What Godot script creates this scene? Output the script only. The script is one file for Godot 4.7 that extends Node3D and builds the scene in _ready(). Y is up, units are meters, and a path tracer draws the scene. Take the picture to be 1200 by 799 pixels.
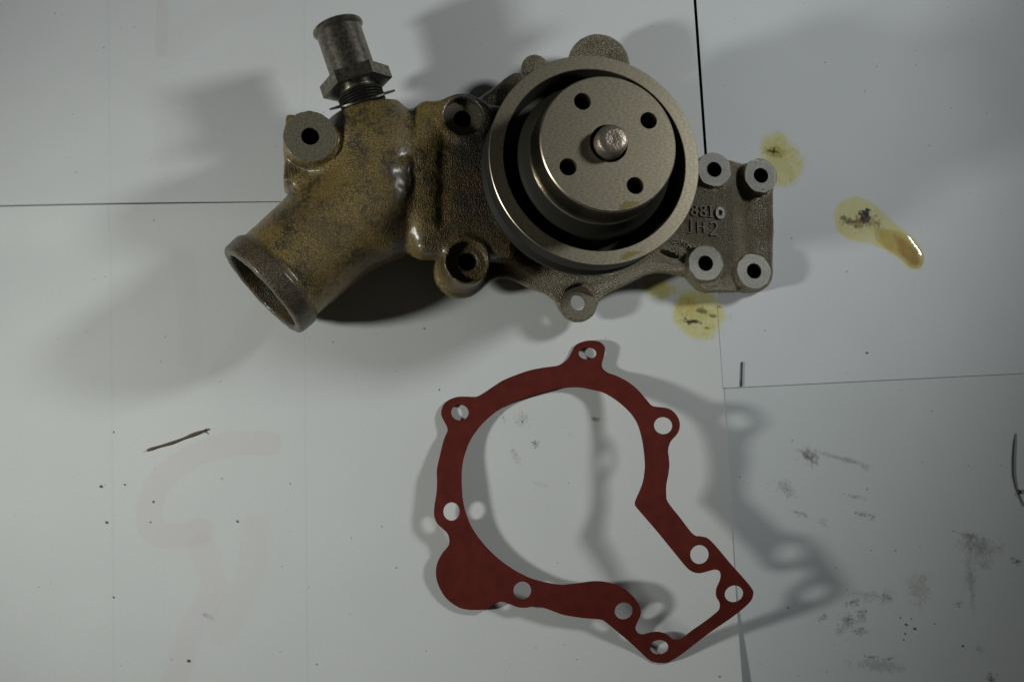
extends Node3D
# A cast water pump and its red gasket on loose sheets of white paper, lit by two small work lamps.
# Lengths inside the builders are millimetres; MM turns them into metres.

const MM := 0.001
const CAMERA_AT := Vector3(-51.53, 542.39, 100.34)
const LAMP_LEFT := Vector3(-549, 309, 115)
const LAMP_RIGHT := Vector3(700, 505, -345)
# the pump's own frame: x across, y along the pulley's axis, z towards the viewer
const PUMP_AT := Vector3(28.68, 12.00, -78.67)
const PUMP_X := Vector3(0.996156, -0.087535, -0.003326)
const PUMP_Y := Vector3(0.087598, 0.995437, 0.037827)
const PUMP_Z := Vector3(0.000000, -0.037973, 0.999279)

var lumps := FastNoiseLite.new()
var grime := FastNoiseLite.new()
var rng := RandomNumberGenerator.new()
var M := {}


func _ready() -> void:
	# ---- camera
	var cam := Camera3D.new()
	cam.name = "camera"
	add_child(cam)
	cam.fov = 36.0
	cam.near = 0.02
	cam.far = 20.0
	cam.look_at_from_position(CAMERA_AT * MM, Vector3.ZERO, Vector3(0, 0, -1))
	cam.current = true
	# ---- the dark room
	var env := Environment.new()
	env.background_mode = Environment.BG_COLOR
	env.background_color = Color(0.0135, 0.0135, 0.013).linear_to_srgb()
	env.tonemap_mode = Environment.TONE_MAPPER_LINEAR
	env.tonemap_exposure = 1.04
	env.sdfgi_enabled = true
	env.ssao_enabled = true
	env.ssil_enabled = true
	var we := WorldEnvironment.new()
	we.name = "environment"
	we.environment = env
	add_child(we)
	# ---- two lamps
	lamp("lamp_left", LAMP_LEFT, Vector3(2124, 0, -472), 0.212, Color(0.99, 1.0, 0.98), 58.5, 1.0, 0.034)
	lamp("lamp_right", LAMP_RIGHT, Vector3(-529, 0, 2), 0.338, Color(0.985, 1.0, 0.995), 33.7, 0.77, 0.07)

	rng.seed = 11
	lumps.seed = 3
	lumps.frequency = 0.16
	lumps.fractal_octaves = 2
	grime.seed = 9
	grime.frequency = 0.05
	grime.fractal_octaves = 3
	materials()
	table_and_paper()
	gasket()
	pump()
	small_things()


func lamp(called: String, at: Vector3, aim: Vector3, energy: float, tint: Color, angle: float, soft: float, size: float) -> void:
	var l := SpotLight3D.new()
	l.name = called
	add_child(l)
	l.look_at_from_position(at * MM, aim * MM, Vector3.UP)
	l.light_energy = energy
	l.light_color = tint
	l.light_size = size
	l.spot_range = 4.0
	l.spot_attenuation = 2.0
	l.spot_angle = angle
	l.spot_angle_attenuation = soft
	l.shadow_enabled = true


# ------------------------------------------------------------------ materials
func noise_tex(freq: float, oct: int, lo: Color, hi: Color, size := 512, kind := FastNoiseLite.TYPE_SIMPLEX_SMOOTH, sd := 1) -> NoiseTexture2D:
	var n := FastNoiseLite.new()
	n.seed = sd
	n.noise_type = kind
	n.frequency = freq
	n.fractal_octaves = oct
	var g := Gradient.new()
	g.set_color(0, lo)
	g.set_color(1, hi)
	var t := NoiseTexture2D.new()
	t.width = size
	t.height = size
	t.seamless = true
	t.noise = n
	t.color_ramp = g
	return t


func grey(v: float) -> Color:
	return Color(v, v, v)


func std(albedo: Color, rough: float, metal := 0.0) -> StandardMaterial3D:
	var m := StandardMaterial3D.new()
	m.albedo_color = albedo.linear_to_srgb()
	m.roughness = rough
	m.metallic = metal
	return m


func tri(m: StandardMaterial3D, tile_mm: float) -> void:
	m.uv1_triplanar = true
	m.uv1_scale = Vector3.ONE * (1000.0 / tile_mm)


func relief(m: StandardMaterial3D, t: Texture2D, mm: float) -> void:
	m.heightmap_enabled = true
	m.heightmap_texture = t
	m.heightmap_scale = mm * 0.1


func materials() -> void:
	var cast := std(Color(1, 1, 1), 0.46, 0.12)
	cast.clearcoat_enabled = true
	cast.clearcoat = 0.5
	cast.clearcoat_roughness = 0.24
	cast.vertex_color_use_as_albedo = true
	cast.albedo_texture = noise_tex(0.035, 4, grey(0.42), grey(1.0), 512, FastNoiseLite.TYPE_SIMPLEX_SMOOTH, 4)
	relief(cast, noise_tex(0.04, 4, grey(0), grey(1), 512, FastNoiseLite.TYPE_SIMPLEX_SMOOTH, 5), 0.6)
	tri(cast, 23.0)
	M.cast = cast
	var iron := std(Color(1, 1, 1), 0.42, 0.72)
	iron.vertex_color_use_as_albedo = true
	iron.albedo_texture = noise_tex(0.06, 4, grey(0.5), grey(1.0), 512, FastNoiseLite.TYPE_SIMPLEX_SMOOTH, 34)
	relief(iron, noise_tex(0.055, 3, grey(0), grey(1), 512, FastNoiseLite.TYPE_SIMPLEX_SMOOTH, 35), 1.5)
	tri(iron, 24.0)
	M.iron = iron
	var steel := std(Color(0.74, 0.66, 0.49), 0.40, 1.0)
	steel.roughness_texture = noise_tex(0.02, 4, grey(0.9), grey(1.0), 512, FastNoiseLite.TYPE_SIMPLEX_SMOOTH, 6)
	steel.albedo_texture = noise_tex(0.03, 5, grey(0.72), grey(1.0), 512, FastNoiseLite.TYPE_SIMPLEX_SMOOTH, 7)
	relief(steel, noise_tex(0.09, 3, grey(0), grey(1), 512, FastNoiseLite.TYPE_SIMPLEX_SMOOTH, 8), 0.02)
	tri(steel, 30.0)
	steel.uv1_scale = Vector3(25, 40, 120)
	M.steel = steel
	var dark := std(Color(0.10, 0.095, 0.08), 0.36, 0.8)
	dark.albedo_texture = noise_tex(0.02, 4, grey(0.55), grey(1.0), 512, FastNoiseLite.TYPE_SIMPLEX_SMOOTH, 10)
	relief(dark, noise_tex(0.06, 3, grey(0), grey(1), 512, FastNoiseLite.TYPE_SIMPLEX_SMOOTH, 12), 0.03)
	tri(dark, 30.0)
	M.dark = dark
	var pewter := std(Color(0.40, 0.37, 0.30), 0.33, 0.92)
	pewter.albedo_texture = dark.albedo_texture
	relief(pewter, dark.heightmap_texture, 0.03)
	tri(pewter, 30.0)
	M.pewter = pewter
	var shaft := std(Color(0.30, 0.255, 0.21), 0.42, 0.75)
	relief(shaft, noise_tex(0.03, 3, grey(0), grey(1), 512, FastNoiseLite.TYPE_CELLULAR, 13), 0.22)
	tri(shaft, 22.0)
	M.shaft = shaft
	var face := std(Color(0.78, 0.76, 0.69), 0.44, 0.85)
	face.albedo_texture = noise_tex(0.05, 4, grey(0.6), grey(1.0), 512, FastNoiseLite.TYPE_SIMPLEX_SMOOTH, 14)
	relief(face, noise_tex(0.08, 3, grey(0), grey(1), 512, FastNoiseLite.TYPE_SIMPLEX_SMOOTH, 15), 0.35)
	tri(face, 18.0)
	M.face = face
	var oily := std(Color(0.31, 0.28, 0.20), 0.45, 0.4)
	oily.albedo_texture = noise_tex(0.03, 4, grey(0.6), grey(1.0), 512, FastNoiseLite.TYPE_SIMPLEX_SMOOTH, 16)
	relief(oily, noise_tex(0.08, 3, grey(0), grey(1), 512, FastNoiseLite.TYPE_SIMPLEX_SMOOTH, 15), 0.05)
	tri(oily, 18.0)
	M.oily = oily
	var red := std(Color(0.142, 0.0205, 0.014), 0.7, 0.0)
	red.metallic_specular = 0.3
	red.albedo_texture = noise_tex(0.008, 6, grey(0.82), grey(1.0), 512, FastNoiseLite.TYPE_SIMPLEX_SMOOTH, 17)
	relief(red, noise_tex(0.10, 2, grey(0), grey(1), 512, FastNoiseLite.TYPE_SIMPLEX_SMOOTH, 18), 0.05)
	tri(red, 45.0)
	M.red = red
	M.oil = std(Color(0.9, 0.8, 0.4), 0.06)
	M.oil.transparency = BaseMaterial3D.TRANSPARENCY_ALPHA
	M.oil.albedo_color.a = 0.1
	M.dark_steel = std(Color(0.38, 0.345, 0.28), 0.24, 1.0)
	M.straw_dark = std(Color(0.04, 0.035, 0.028), 0.7)
	M.letter = std(Color(0.10, 0.09, 0.065), 0.4, 0.35)
	M.smear = std(Color(0.62, 0.52, 0.22), 0.3, 0.85)
	M.paint = std(Color(0.022, 0.021, 0.017), 0.6)
	M.paint.metallic_specular = 0.3
	M.recess = std(Color(0.035, 0.032, 0.026), 0.5, 0.3)
	M.straw = std(Color(0.12, 0.085, 0.05), 0.7)
	M.black = std(Color(0.02, 0.02, 0.02), 0.6)
	M.pin = std(Color(0.07, 0.07, 0.07), 0.4, 0.6)
	M.bench = std(Color(0.03, 0.028, 0.026), 0.6)
	tri(M.bench, 200.0)
	M.bench.albedo_texture = noise_tex(0.01, 4, grey(0.6), grey(1.0), 512, FastNoiseLite.TYPE_SIMPLEX_SMOOTH, 19)


# ------------------------------------------------------------------ nodes
func put(called: String, mesh: Mesh, m: Material, parent: Node = self) -> MeshInstance3D:
	var o := MeshInstance3D.new()
	o.name = called
	o.mesh = mesh
	if m:
		o.material_override = m
	parent.add_child(o, true)
	return o


func tag(o: Node, label: String, category: String, group := "") -> void:
	o.set_meta("label", label)
	o.set_meta("category", category)
	if group:
		o.set_meta("group", group)


func thing(called: String, label: String, category: String, at: Vector3) -> Node3D:
	var o := Node3D.new()
	o.name = called
	add_child(o, true)
	o.position = at
	tag(o, label, category)
	return o


# ------------------------------------------------------------------ shapes
func lathe(profile: PackedVector2Array, sides := 96) -> ArrayMesh:
	# profile of (radius, height) in mm; sharp where the profile turns by more than 35 degrees
	var st := SurfaceTool.new()
	st.begin(Mesh.PRIMITIVE_TRIANGLES)
	var n := profile.size()
	for i in n - 1:
		var a := profile[i]
		var b := profile[i + 1]
		var t := (b - a).normalized()
		var na := Vector2(t.y, -t.x)
		var nb := na
		if i > 0:
			var p := (a - profile[i - 1]).normalized()
			if p.dot(t) > 0.8:
				na = (na + Vector2(p.y, -p.x)).normalized()
		if i < n - 2:
			var q := (profile[i + 2] - b).normalized()
			if q.dot(t) > 0.8:
				nb = (nb + Vector2(q.y, -q.x)).normalized()
		for k in sides:
			var c0 := Vector2.from_angle(TAU * k / sides)
			var c1 := Vector2.from_angle(TAU * (k + 1) / sides)
			var quad := [[a, na, c0], [a, na, c1], [b, nb, c1], [b, nb, c0]]
			for j in [0, 1, 2, 0, 2, 3]:
				var v: Array = quad[j]
				var pt: Vector2 = v[0]
				var nn: Vector2 = v[1]
				var cc: Vector2 = v[2]
				st.set_normal(Vector3(nn.x * cc.x, nn.y, nn.x * cc.y))
				st.set_uv(Vector2(cc.x, cc.y))
				st.add_vertex(Vector3(pt.x * cc.x, pt.y, pt.x * cc.y) * MM)
	return st.commit()


func circle(c: Vector2, r: float, n := 40) -> PackedVector2Array:
	var out := PackedVector2Array()
	for i in n:
		out.append(c + Vector2.from_angle(TAU * i / n) * r)
	return out


func smooth_loop(pts: PackedVector2Array, step: float) -> PackedVector2Array:
	var out := PackedVector2Array()
	var n := pts.size()
	for i in n:
		var a := pts[(i + n - 1) % n]
		var b := pts[i]
		var c := pts[(i + 1) % n]
		var d := pts[(i + 2) % n]
		var m := maxi(1, int(round(b.distance_to(c) / step)))
		for k in m:
			out.append(b.cubic_interpolate(c, a, d, float(k) / m) if false else 0.5 * (2 * b + (c - a) * (float(k) / m) + (2 * a - 5 * b + 4 * c - d) * pow(float(k) / m, 2) + (3 * b - a - 3 * c + d) * pow(float(k) / m, 3)))
	return out


func slab(loops: Array, spacing: float, top: Callable, bottom: Callable, bevel := 0.0) -> ArrayMesh:
	# a plate with any number of holes: loops[0] is its outline, the rest are holes; top and bottom give heights (mm) at (x, z)
	var pts := PackedVector2Array()
	var box := Rect2(loops[0][0], Vector2.ZERO)
	for l in loops:
		for p: Vector2 in l:
			pts.append(p + Vector2(rng.randf() - 0.5, rng.randf() - 0.5) * 0.002)
			box = box.expand(p)
	var edge: float = INF
	var x := box.position.x
	while x < box.end.x:
		var z := box.position.y
		while z < box.end.y:
			var p := Vector2(x + (rng.randf() - 0.5) * 0.3 * spacing, z + (rng.randf() - 0.5) * 0.3 * spacing)
			if inside(p, loops):
				var near := INF
				for l in loops:
					for q: Vector2 in l:
						near = minf(near, p.distance_squared_to(q))
				if near > spacing * spacing * 0.4:
					pts.append(p)
			z += spacing
		x += spacing
	var idx := Geometry2D.triangulate_delaunay(pts)
	var st := SurfaceTool.new()
	st.begin(Mesh.PRIMITIVE_TRIANGLES)
	for t in range(0, idx.size(), 3):
		var a := pts[idx[t]]
		var b := pts[idx[t + 1]]
		var c := pts[idx[t + 2]]
		if not inside((a + b + c) / 3.0, loops):
			continue
		if (b - a).cross(c - a) < 0:
			var s := b
			b = c
			c = s
		st.set_smooth_group(1)
		for q in [a, b, c]:
			st.add_vertex(Vector3(q.x, top.call(q), q.y) * MM)
		st.set_smooth_group(2)
		for q in [a, c, b]:
			st.add_vertex(Vector3(q.x, bottom.call(q), q.y) * MM)
	for k in loops.size():
		var l: PackedVector2Array = loops[k]
		var turn := Geometry2D.is_polygon_clockwise(l) != (k == 0)
		st.set_smooth_group(3 + k)
		for i in l.size():
			var a := l[i]
			var b := l[(i + 1) % l.size()]
			if turn:
				var s := a
				a = b
				b = s
			var at := Vector3(a.x, top.call(a), a.y) * MM
			var ab := Vector3(a.x, bottom.call(a), a.y) * MM
			var bt := Vector3(b.x, top.call(b), b.y) * MM
			var bb := Vector3(b.x, bottom.call(b), b.y) * MM
			for v in [at, ab, bt, bt, ab, bb]:
				st.add_vertex(v)
	st.generate_normals()
	return st.commit()


func inside(p: Vector2, loops: Array) -> bool:
	if not Geometry2D.is_point_in_polygon(p, loops[0]):
		return false
	for k in range(1, loops.size()):
		if Geometry2D.is_point_in_polygon(p, loops[k]):
			return false
	return true


func rod(path: PackedVector3Array, radii: PackedFloat32Array, sides := 8) -> ArrayMesh:
	var st := SurfaceTool.new()
	st.begin(Mesh.PRIMITIVE_TRIANGLES)
	st.set_smooth_group(0)
	var rings := []
	for i in path.size():
		var d := (path[mini(i + 1, path.size() - 1)] - path[maxi(i - 1, 0)]).normalized()
		var e1 := d.cross(Vector3.UP if absf(d.y) < 0.9 else Vector3.RIGHT).normalized()
		var e2 := d.cross(e1)
		var ring := []
		for k in sides:
			ring.append((path[i] + (e1 * cos(TAU * k / sides) + e2 * sin(TAU * k / sides)) * radii[i]) * MM)
		rings.append(ring)
	for i in path.size() - 1:
		for k in sides:
			var j := (k + 1) % sides
			for v in [rings[i][k], rings[i][j], rings[i + 1][k], rings[i + 1][k], rings[i][j], rings[i + 1][j]]:
				st.add_vertex(v)
	for e in [0, path.size() - 1]:
		for k in sides:
			var j := (k + 1) % sides
			for v in ([path[e] * MM, rings[e][j], rings[e][k]] if e == 0 else [path[e] * MM, rings[e][k], rings[e][j]]):
				st.add_vertex(v)
	st.generate_normals()
	return st.commit()


# ------------------------------------------------------------------ table and paper
# marks are painted in table coordinates (mm) so that a stain may run over from one sheet to the next
const PX := 2.6
var page: Image
var page_at := Vector2.ZERO
var page_rough: FastNoiseLite


func blot(c: Vector2, r: Vector2, angle: float, tint: Color, strength: float, soft := 0.5, ragged := 0.0, seed_at := 0.0) -> void:
	# multiplies the paper's colour by tint inside a (ragged) ellipse
	var reach := maxf(r.x, r.y) * (1.0 + ragged) + 1.0
	var lo := ((c - page_at - Vector2.ONE * reach) * PX).floor()
	var hi := ((c - page_at + Vector2.ONE * reach) * PX).ceil()
	if hi.x < 0 or hi.y < 0 or lo.x >= page.get_width() or lo.y >= page.get_height():
		return
	for y in range(maxi(0, int(lo.y)), mini(page.get_height(), int(hi.y) + 1)):
		for x in range(maxi(0, int(lo.x)), mini(page.get_width(), int(hi.x) + 1)):
			var w := Vector2(x + 0.5, y + 0.5) / PX + page_at
			var q := (w - c).rotated(-angle) / r
			var d := q.length()
			if ragged > 0.0:
				d += ragged * (page_rough.get_noise_3d(w.x, w.y, seed_at) + 1.2 * page_rough.get_noise_3d(w.x * 4.5, w.y * 4.5, seed_at))
			var k := strength * (1.0 - smoothstep(1.0 - soft, 1.0, d))
			if k > 0.003:
				var p := page.get_pixel(x, y)
				page.set_pixel(x, y, Color(p.r * lerpf(1.0, tint.r, k), p.g * lerpf(1.0, tint.g, k), p.b * lerpf(1.0, tint.b, k)))


func smudge(c: Vector2, r: Vector2, angle: float, n: int, strength: float, tint := Color(0.25, 0.24, 0.22)) -> void:
	# a patch of gritty dirt: many small specks, denser towards the middle
	blot(c, r * 1.1, angle, Color(0.62, 0.60, 0.57), 0.34 * strength, 0.95, 0.5, c.x)
	for i in n:
		var q := Vector2(rng.randfn(0.0, 0.5) * r.x, rng.randfn(0.0, 0.5) * r.y).rotated(angle)
		var s := rng.randf_range(0.18, 0.6)
		blot(c + q, Vector2(s * rng.randf_range(0.7, 1.8), s), angle + rng.randf_range(-0.4, 0.4), tint, strength * rng.randf_range(0.12, 0.65), 0.9)


func stroke(path: PackedVector2Array, width: float, tint: Color, strength: float, soft := 0.5) -> void:
	var box := Rect2(path[0], Vector2.ZERO)
	for q in path:
		box = box.expand(q)
	box = box.grow(width + 1.0)
	var lo := ((box.position - page_at) * PX).floor()
	var hi := ((box.end - page_at) * PX).ceil()
	for y in range(maxi(0, int(lo.y)), mini(page.get_height(), int(hi.y) + 1)):
		for x in range(maxi(0, int(lo.x)), mini(page.get_width(), int(hi.x) + 1)):
			var w := Vector2(x + 0.5, y + 0.5) / PX + page_at
			var d := INF
			for i in path.size() - 1:
				d = minf(d, w.distance_squared_to(Geometry2D.get_closest_point_to_segment(w, path[i], path[i + 1])))
			var k := strength * (1.0 - smoothstep(1.0 - soft, 1.0, sqrt(d) / width))
			if k > 0.003:
				var p := page.get_pixel(x, y)
				page.set_pixel(x, y, Color(p.r * lerpf(1.0, tint.r, k), p.g * lerpf(1.0, tint.g, k), p.b * lerpf(1.0, tint.b, k)))


func soak(outline: PackedVector2Array, feather: float, tint: Color, strength: float) -> void:
	# oil soaked into the paper inside an outline, with a feathered, wavering rim
	var box := Rect2(outline[0], Vector2.ZERO)
	for q in outline:
		box = box.expand(q)
	var lo := ((box.position - page_at) * PX).floor()
	var hi := ((box.end - page_at) * PX).ceil()
	for y in range(maxi(0, int(lo.y)), mini(page.get_height(), int(hi.y) + 1)):
		for x in range(maxi(0, int(lo.x)), mini(page.get_width(), int(hi.x) + 1)):
			var w := Vector2(x + 0.5, y + 0.5) / PX + page_at
			if not Geometry2D.is_point_in_polygon(w, outline):
				continue
			var d := INF
			for i in outline.size():
				d = minf(d, w.distance_squared_to(Geometry2D.get_closest_point_to_segment(w, outline[i], outline[(i + 1) % outline.size()])))
			var n := page_rough.get_noise_2d(w.x * 1.4, w.y * 1.4)
			var k := strength * (1.0 + 0.35 * n) * smoothstep(0.0, feather, sqrt(d) + 0.8 * n)
			if k > 0.003:
				var p := page.get_pixel(x, y)
				page.set_pixel(x, y, Color(p.r * lerpf(1.0, tint.r, k), p.g * lerpf(1.0, tint.g, k), p.b * lerpf(1.0, tint.b, k)))


func stain(c: Vector2, r: Vector2, angle: float, k: float) -> void:
	var l := PackedVector2Array()
	for i in 40:
		var v := Vector2(cos(TAU * i / 40) * r.x, sin(TAU * i / 40) * r.y)
		l.append(c + v.rotated(angle) * (1.0 + 0.14 * page_rough.get_noise_2d(c.x + cos(TAU * i / 40) * 9.0, c.y + sin(TAU * i / 40) * 9.0)))
	soak(l, 4.5, Color(0.985, 0.955, 0.72), k)
	blot(c + Vector2(1, 1), r * 0.8, angle, Color(0.93, 0.92, 0.80), 0.6 * k, 0.6, 0.7, c.y)


func marks() -> void:
	var dirt := Color(0.22, 0.21, 0.19)
	# faint print showing through from the back of the sheets
	var ghost := Color(0.975, 0.92, 0.925)
	var gl := [[[-123.9, 55.2, -143.0, 55.4, -161.6, 62.0, -175.6, 72.7, -180.9, 87.4, -178.2, 98.7, -167.8, 101.2, -155.5, 98.7], 7.2, 0.3], [[-155.1, 106.2, -147.9, 126.8, -157.1, 145.1, -163.8, 170.6], 7.2, 0.18], [[-128.5, 97.9, -131.5, 122.8, -142.7, 147.2], 8.1, 0.15], [[-190.8, -184.8, -189.9, -155.0], 3.6, 0.25], [[-140.8, -187.3, -163.1, -176.1, -184.7, -157.7], 9.0, 0.12], [[-134.8, -152.6, -148.6, -156.9], 7.2, 0.1], [[-201.3, -137.4, -183.2, -130.9], 5.4, 0.12], [[-186.5, -111.5, -182.9, -87.9], 5.4, 0.12], [[-120.7, -24.8, -148.9, 20.6], 8.1, 0.14], [[-171.6, -41.8, -164.3, 12.0], 6.3, 0.12]]
	for g in gl:
		stroke(smooth_open(pairs(PackedFloat32Array(g[0]))), g[1], ghost, g[2], 0.25)
	for f in [[-219.4, -183.3, -205.0, 3.8, -192.7, 170.2], [-115.1, -188.6, -107.9, 2.2, -100.7, 171.4], [-166.4, -152.2, -177.6, -150.7, -188.4, -145.3]]:
		stroke(pairs(PackedFloat32Array(f)), 0.8, Color(0.93, 0.95, 0.96), 0.30, 0.9)
	# oil stains
	stain(Vector2(151.0, -105.7), Vector2(13.2, 18.3), -0.25, 1)
	blot(Vector2(147.3, -110.6), Vector2(7.05, 4.23), 0.1, Color(0.75,0.70,0.42), 0.7, 0.8, 0.5, 907.0)
	blot(Vector2(147.8, -110.1), Vector2(4.70, 0.75), 0.15, Color(0.3,0.27,0.17), 0.85, 0.95, 0.55, 908.0)
	blot(Vector2(147.3, -110.6), Vector2(0.70, 2.35), 0.1, Color(0.3,0.27,0.17), 0.8, 0.95, 0.55, 907.0)
	soak(smooth_loop(pairs(PackedFloat32Array([178.6, -73.5, 179.8, -78.0, 183.8, -82.6, 189.1, -85.4, 194.4, -86.3, 200.2, -85.0, 204.5, -81.7, 208.7, -78.1, 213.6, -73.0, 219.2, -68.4, 225.3, -63.7, 229.4, -58.6, 231.6, -53.5, 231.1, -48.3, 228.3, -43.7, 224.1, -42.9, 219.8, -44.8, 214.2, -49.8, 207.1, -54.0, 201.4, -56.8, 192.6, -58.1, 186.1, -60.1, 181.2, -64.5, 178.9, -69.1])), 1.5), 2.2, Color(0.99, 0.955, 0.70), 0.95)
	soak(smooth_loop(pairs(PackedFloat32Array([202.8, -67.5, 210.2, -67.0, 219.0, -65.0, 225.4, -60.0, 229.4, -53.4, 229.7, -47.6, 225.7, -44.2, 220.6, -45.9, 214.4, -51.6, 207.2, -55.8])), 1.5), 3.5, Color(0.92, 0.82, 0.45), 0.8)
	soak(smooth_loop(pairs(PackedFloat32Array([212.3, -64.1, 218.9, -62.8, 224.5, -58.5, 228.6, -52.7, 229.0, -48.3, 226.1, -44.9, 221.4, -46.6, 215.9, -52.4])), 1.5), 3.0, Color(0.80, 0.62, 0.22), 0.75)
	blot(Vector2(200.7, -70.0), Vector2(7.99, 4.23), 0.5, Color(0.8,0.76,0.6), 0.7, 0.9, 0.8, 1020.0)
	blot(Vector2(197.5, -73.8), Vector2(5.17, 4.23), -0.2, Color(0.25,0.23,0.22), 0.8, 0.95, 0.9, 1013.0)
	blot(Vector2(198.6, -75.3), Vector2(2.82, 2.82), 0, Color(0.12,0.11,0.12), 0.9, 0.8, 0.8, 1015.0)
	blot(Vector2(189.0, -71.1), Vector2(6.58, 3.29), 0.15, Color(0.5,0.46,0.34), 0.8, 0.95, 0.8, 996.0)
	blot(Vector2(193.3, -69.8), Vector2(9.40, 3.76), 0.1, Color(0.66,0.58,0.42), 0.7, 0.95, 0.8, 1005.0)
	blot(Vector2(204.7, -70.1), Vector2(5.64, 2.35), 0.7, Color(0.6,0.53,0.36), 0.6, 0.95, 0.8, 1028.0)
	stain(Vector2(100.8, -16.4), Vector2(16.0, 16.0), 0.1, 1)
	blot(Vector2(96.9, -12.1), Vector2(6.58, 1.60), 0.02, Color(0.2,0.17,0.1), 0.95, 0.95, 0.55, 810.0)
	blot(Vector2(93.7, -14.0), Vector2(3.76, 1.17), 0.9, Color(0.4,0.35,0.2), 0.8, 0.95, 0.55, 803.0)
	blot(Vector2(95.3, -20.1), Vector2(9.40, 6.58), 0.1, Color(0.9,0.8,0.55), 0.5, 0.9, 0.5, 806.0)
	blot(Vector2(105.2, -9.0), Vector2(2.26, 1.13), 0.3, Color(0.5,0.45,0.25), 0.7, 0.8, 0.5, 828.0)
	blot(Vector2(102.7, -18.4), Vector2(3.76, 1.88), 0.3, Color(0.5,0.45,0.25), 0.7, 0.8, 0.5, 822.0)
	blot(Vector2(108.8, -15.7), Vector2(2.26, 1.13), 0.3, Color(0.5,0.45,0.25), 0.7, 0.8, 0.5, 835.0)
	blot(Vector2(112.7, -20.5), Vector2(1.50, 0.75), 0.3, Color(0.5,0.45,0.25), 0.7, 0.8, 0.5, 843.0)
	stain(Vector2(79.6, -30.1), Vector2(11.3, 7.0), 0.1, 1)
	# smudges and grit
	blot(Vector2(157.6, 59.8), Vector2(6.58, 4.70), 0.7, Color(0.45,0.40,0.37), 0.5, 0.95, 0.6, 946.0)
	smudge(Vector2(158.5, 59.3), Vector2(4.2, 4.2), 0.8, 26, 0.6)
	smudge(Vector2(188.8, 64.6), Vector2(5.6, 1.9), 0.5, 20, 0.5)
	blot(Vector2(178.2, 61.0), Vector2(18.80, 1.88), 0.25, Color(0.6,0.56,0.53), 0.4, 0.95, 0.3, 990.0)
	smudge(Vector2(144.6, 76.5), Vector2(6.6, 4.2), 0.6, 34, 0.75, Color(0.25,0.2,0.17))
	smudge(Vector2(151.4, 89.3), Vector2(5.6, 1.4), 0.35, 20, 0.75)
	smudge(Vector2(182.6, 80.8), Vector2(8.5, 1.4), 0.2, 26, 0.6)
	smudge(Vector2(186.7, 90.2), Vector2(5.6, 1.6), 0.15, 26, 0.85)
	smudge(Vector2(192.2, 91.5), Vector2(1.4, 2.3), 0.0, 14, 0.9)
	smudge(Vector2(164.6, 94.2), Vector2(2.8, 2.8), 0, 10, 0.5)
	smudge(Vector2(5.3, 42.2), Vector2(4.2, 4.2), 0, 40, 0.7, Color(0.3,0.26,0.2))
	smudge(Vector2(12.0, 54.2), Vector2(1.9, 1.9), 0, 14, 0.9, Color(0.2,0.2,0.18))
	smudge(Vector2(1.7, 60.9), Vector2(6.6, 1.9), 1.2, 18, 0.5)
	smudge(Vector2(-4.9, 40.5), Vector2(0.9, 3.8), -0.4, 8, 0.6)
	smudge(Vector2(175.5, 144.3), Vector2(5.6, 3.3), 0.2, 46, 0.9)
	smudge(Vector2(183.0, 142.2), Vector2(3.3, 4.2), 0.2, 30, 0.9)
	smudge(Vector2(161.9, 142.9), Vector2(3.3, 2.3), -0.4, 22, 0.7)
	smudge(Vector2(186.9, 131.4), Vector2(10.3, 2.8), 0.1, 30, 0.6)
	smudge(Vector2(197.0, 132.8), Vector2(4.2, 3.8), 0.1, 18, 0.7)
	smudge(Vector2(179.2, 135.3), Vector2(6.6, 2.3), -0.3, 22, 0.8)
	smudge(Vector2(180.6, 149.9), Vector2(4.2, 2.3), 0.1, 24, 0.8)
	smudge(Vector2(170.6, 149.0), Vector2(4.2, 2.8), -0.5, 22, 0.6)
	blot(Vector2(206.6, 146.7), Vector2(1.34, 0.92), 0.4, Color(0.15,0.15,0.13), 0.8, 0.6, 0.5, 1063.0)
	blot(Vector2(209.6, 143.7), Vector2(0.67, 0.46), 0.4, Color(0.15,0.15,0.13), 0.8, 0.6, 0.5, 1069.0)
	blot(Vector2(211.1, 148.9), Vector2(0.89, 0.61), 0.4, Color(0.15,0.15,0.13), 0.8, 0.6, 0.5, 1073.0)
	blot(Vector2(205.8, 151.4), Vector2(0.98, 0.67), 0.4, Color(0.15,0.15,0.13), 0.8, 0.6, 0.5, 1062.0)
	blot(Vector2(203.6, 143.2), Vector2(0.71, 0.49), 0.4, Color(0.15,0.15,0.13), 0.8, 0.6, 0.5, 1056.0)
	blot(Vector2(204.7, 154.4), Vector2(0.71, 0.49), 0.4, Color(0.15,0.15,0.13), 0.8, 0.6, 0.5, 1060.0)
	blot(Vector2(236.4, 157.7), Vector2(1.07, 0.73), 0.4, Color(0.15,0.15,0.13), 0.8, 0.6, 0.5, 1129.0)
	blot(Vector2(176.0, 128.8), Vector2(0.54, 0.37), 0.4, Color(0.15,0.15,0.13), 0.8, 0.6, 0.5, 994.0)
	blot(Vector2(222.0, 146.4), Vector2(0.63, 0.43), 0.4, Color(0.15,0.15,0.13), 0.8, 0.6, 0.5, 1096.0)
	blot(Vector2(194.1, 3.5), Vector2(0.89, 0.61), 0.4, Color(0.15,0.15,0.13), 0.8, 0.6, 0.5, 1016.0)
	blot(Vector2(189.9, 76.7), Vector2(0.54, 0.37), 0.4, Color(0.15,0.15,0.13), 0.8, 0.6, 0.5, 1017.0)
	blot(Vector2(-37.9, 26.6), Vector2(0.58, 0.40), 0.4, Color(0.15,0.15,0.13), 0.8, 0.6, 0.5, 515.0)
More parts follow.
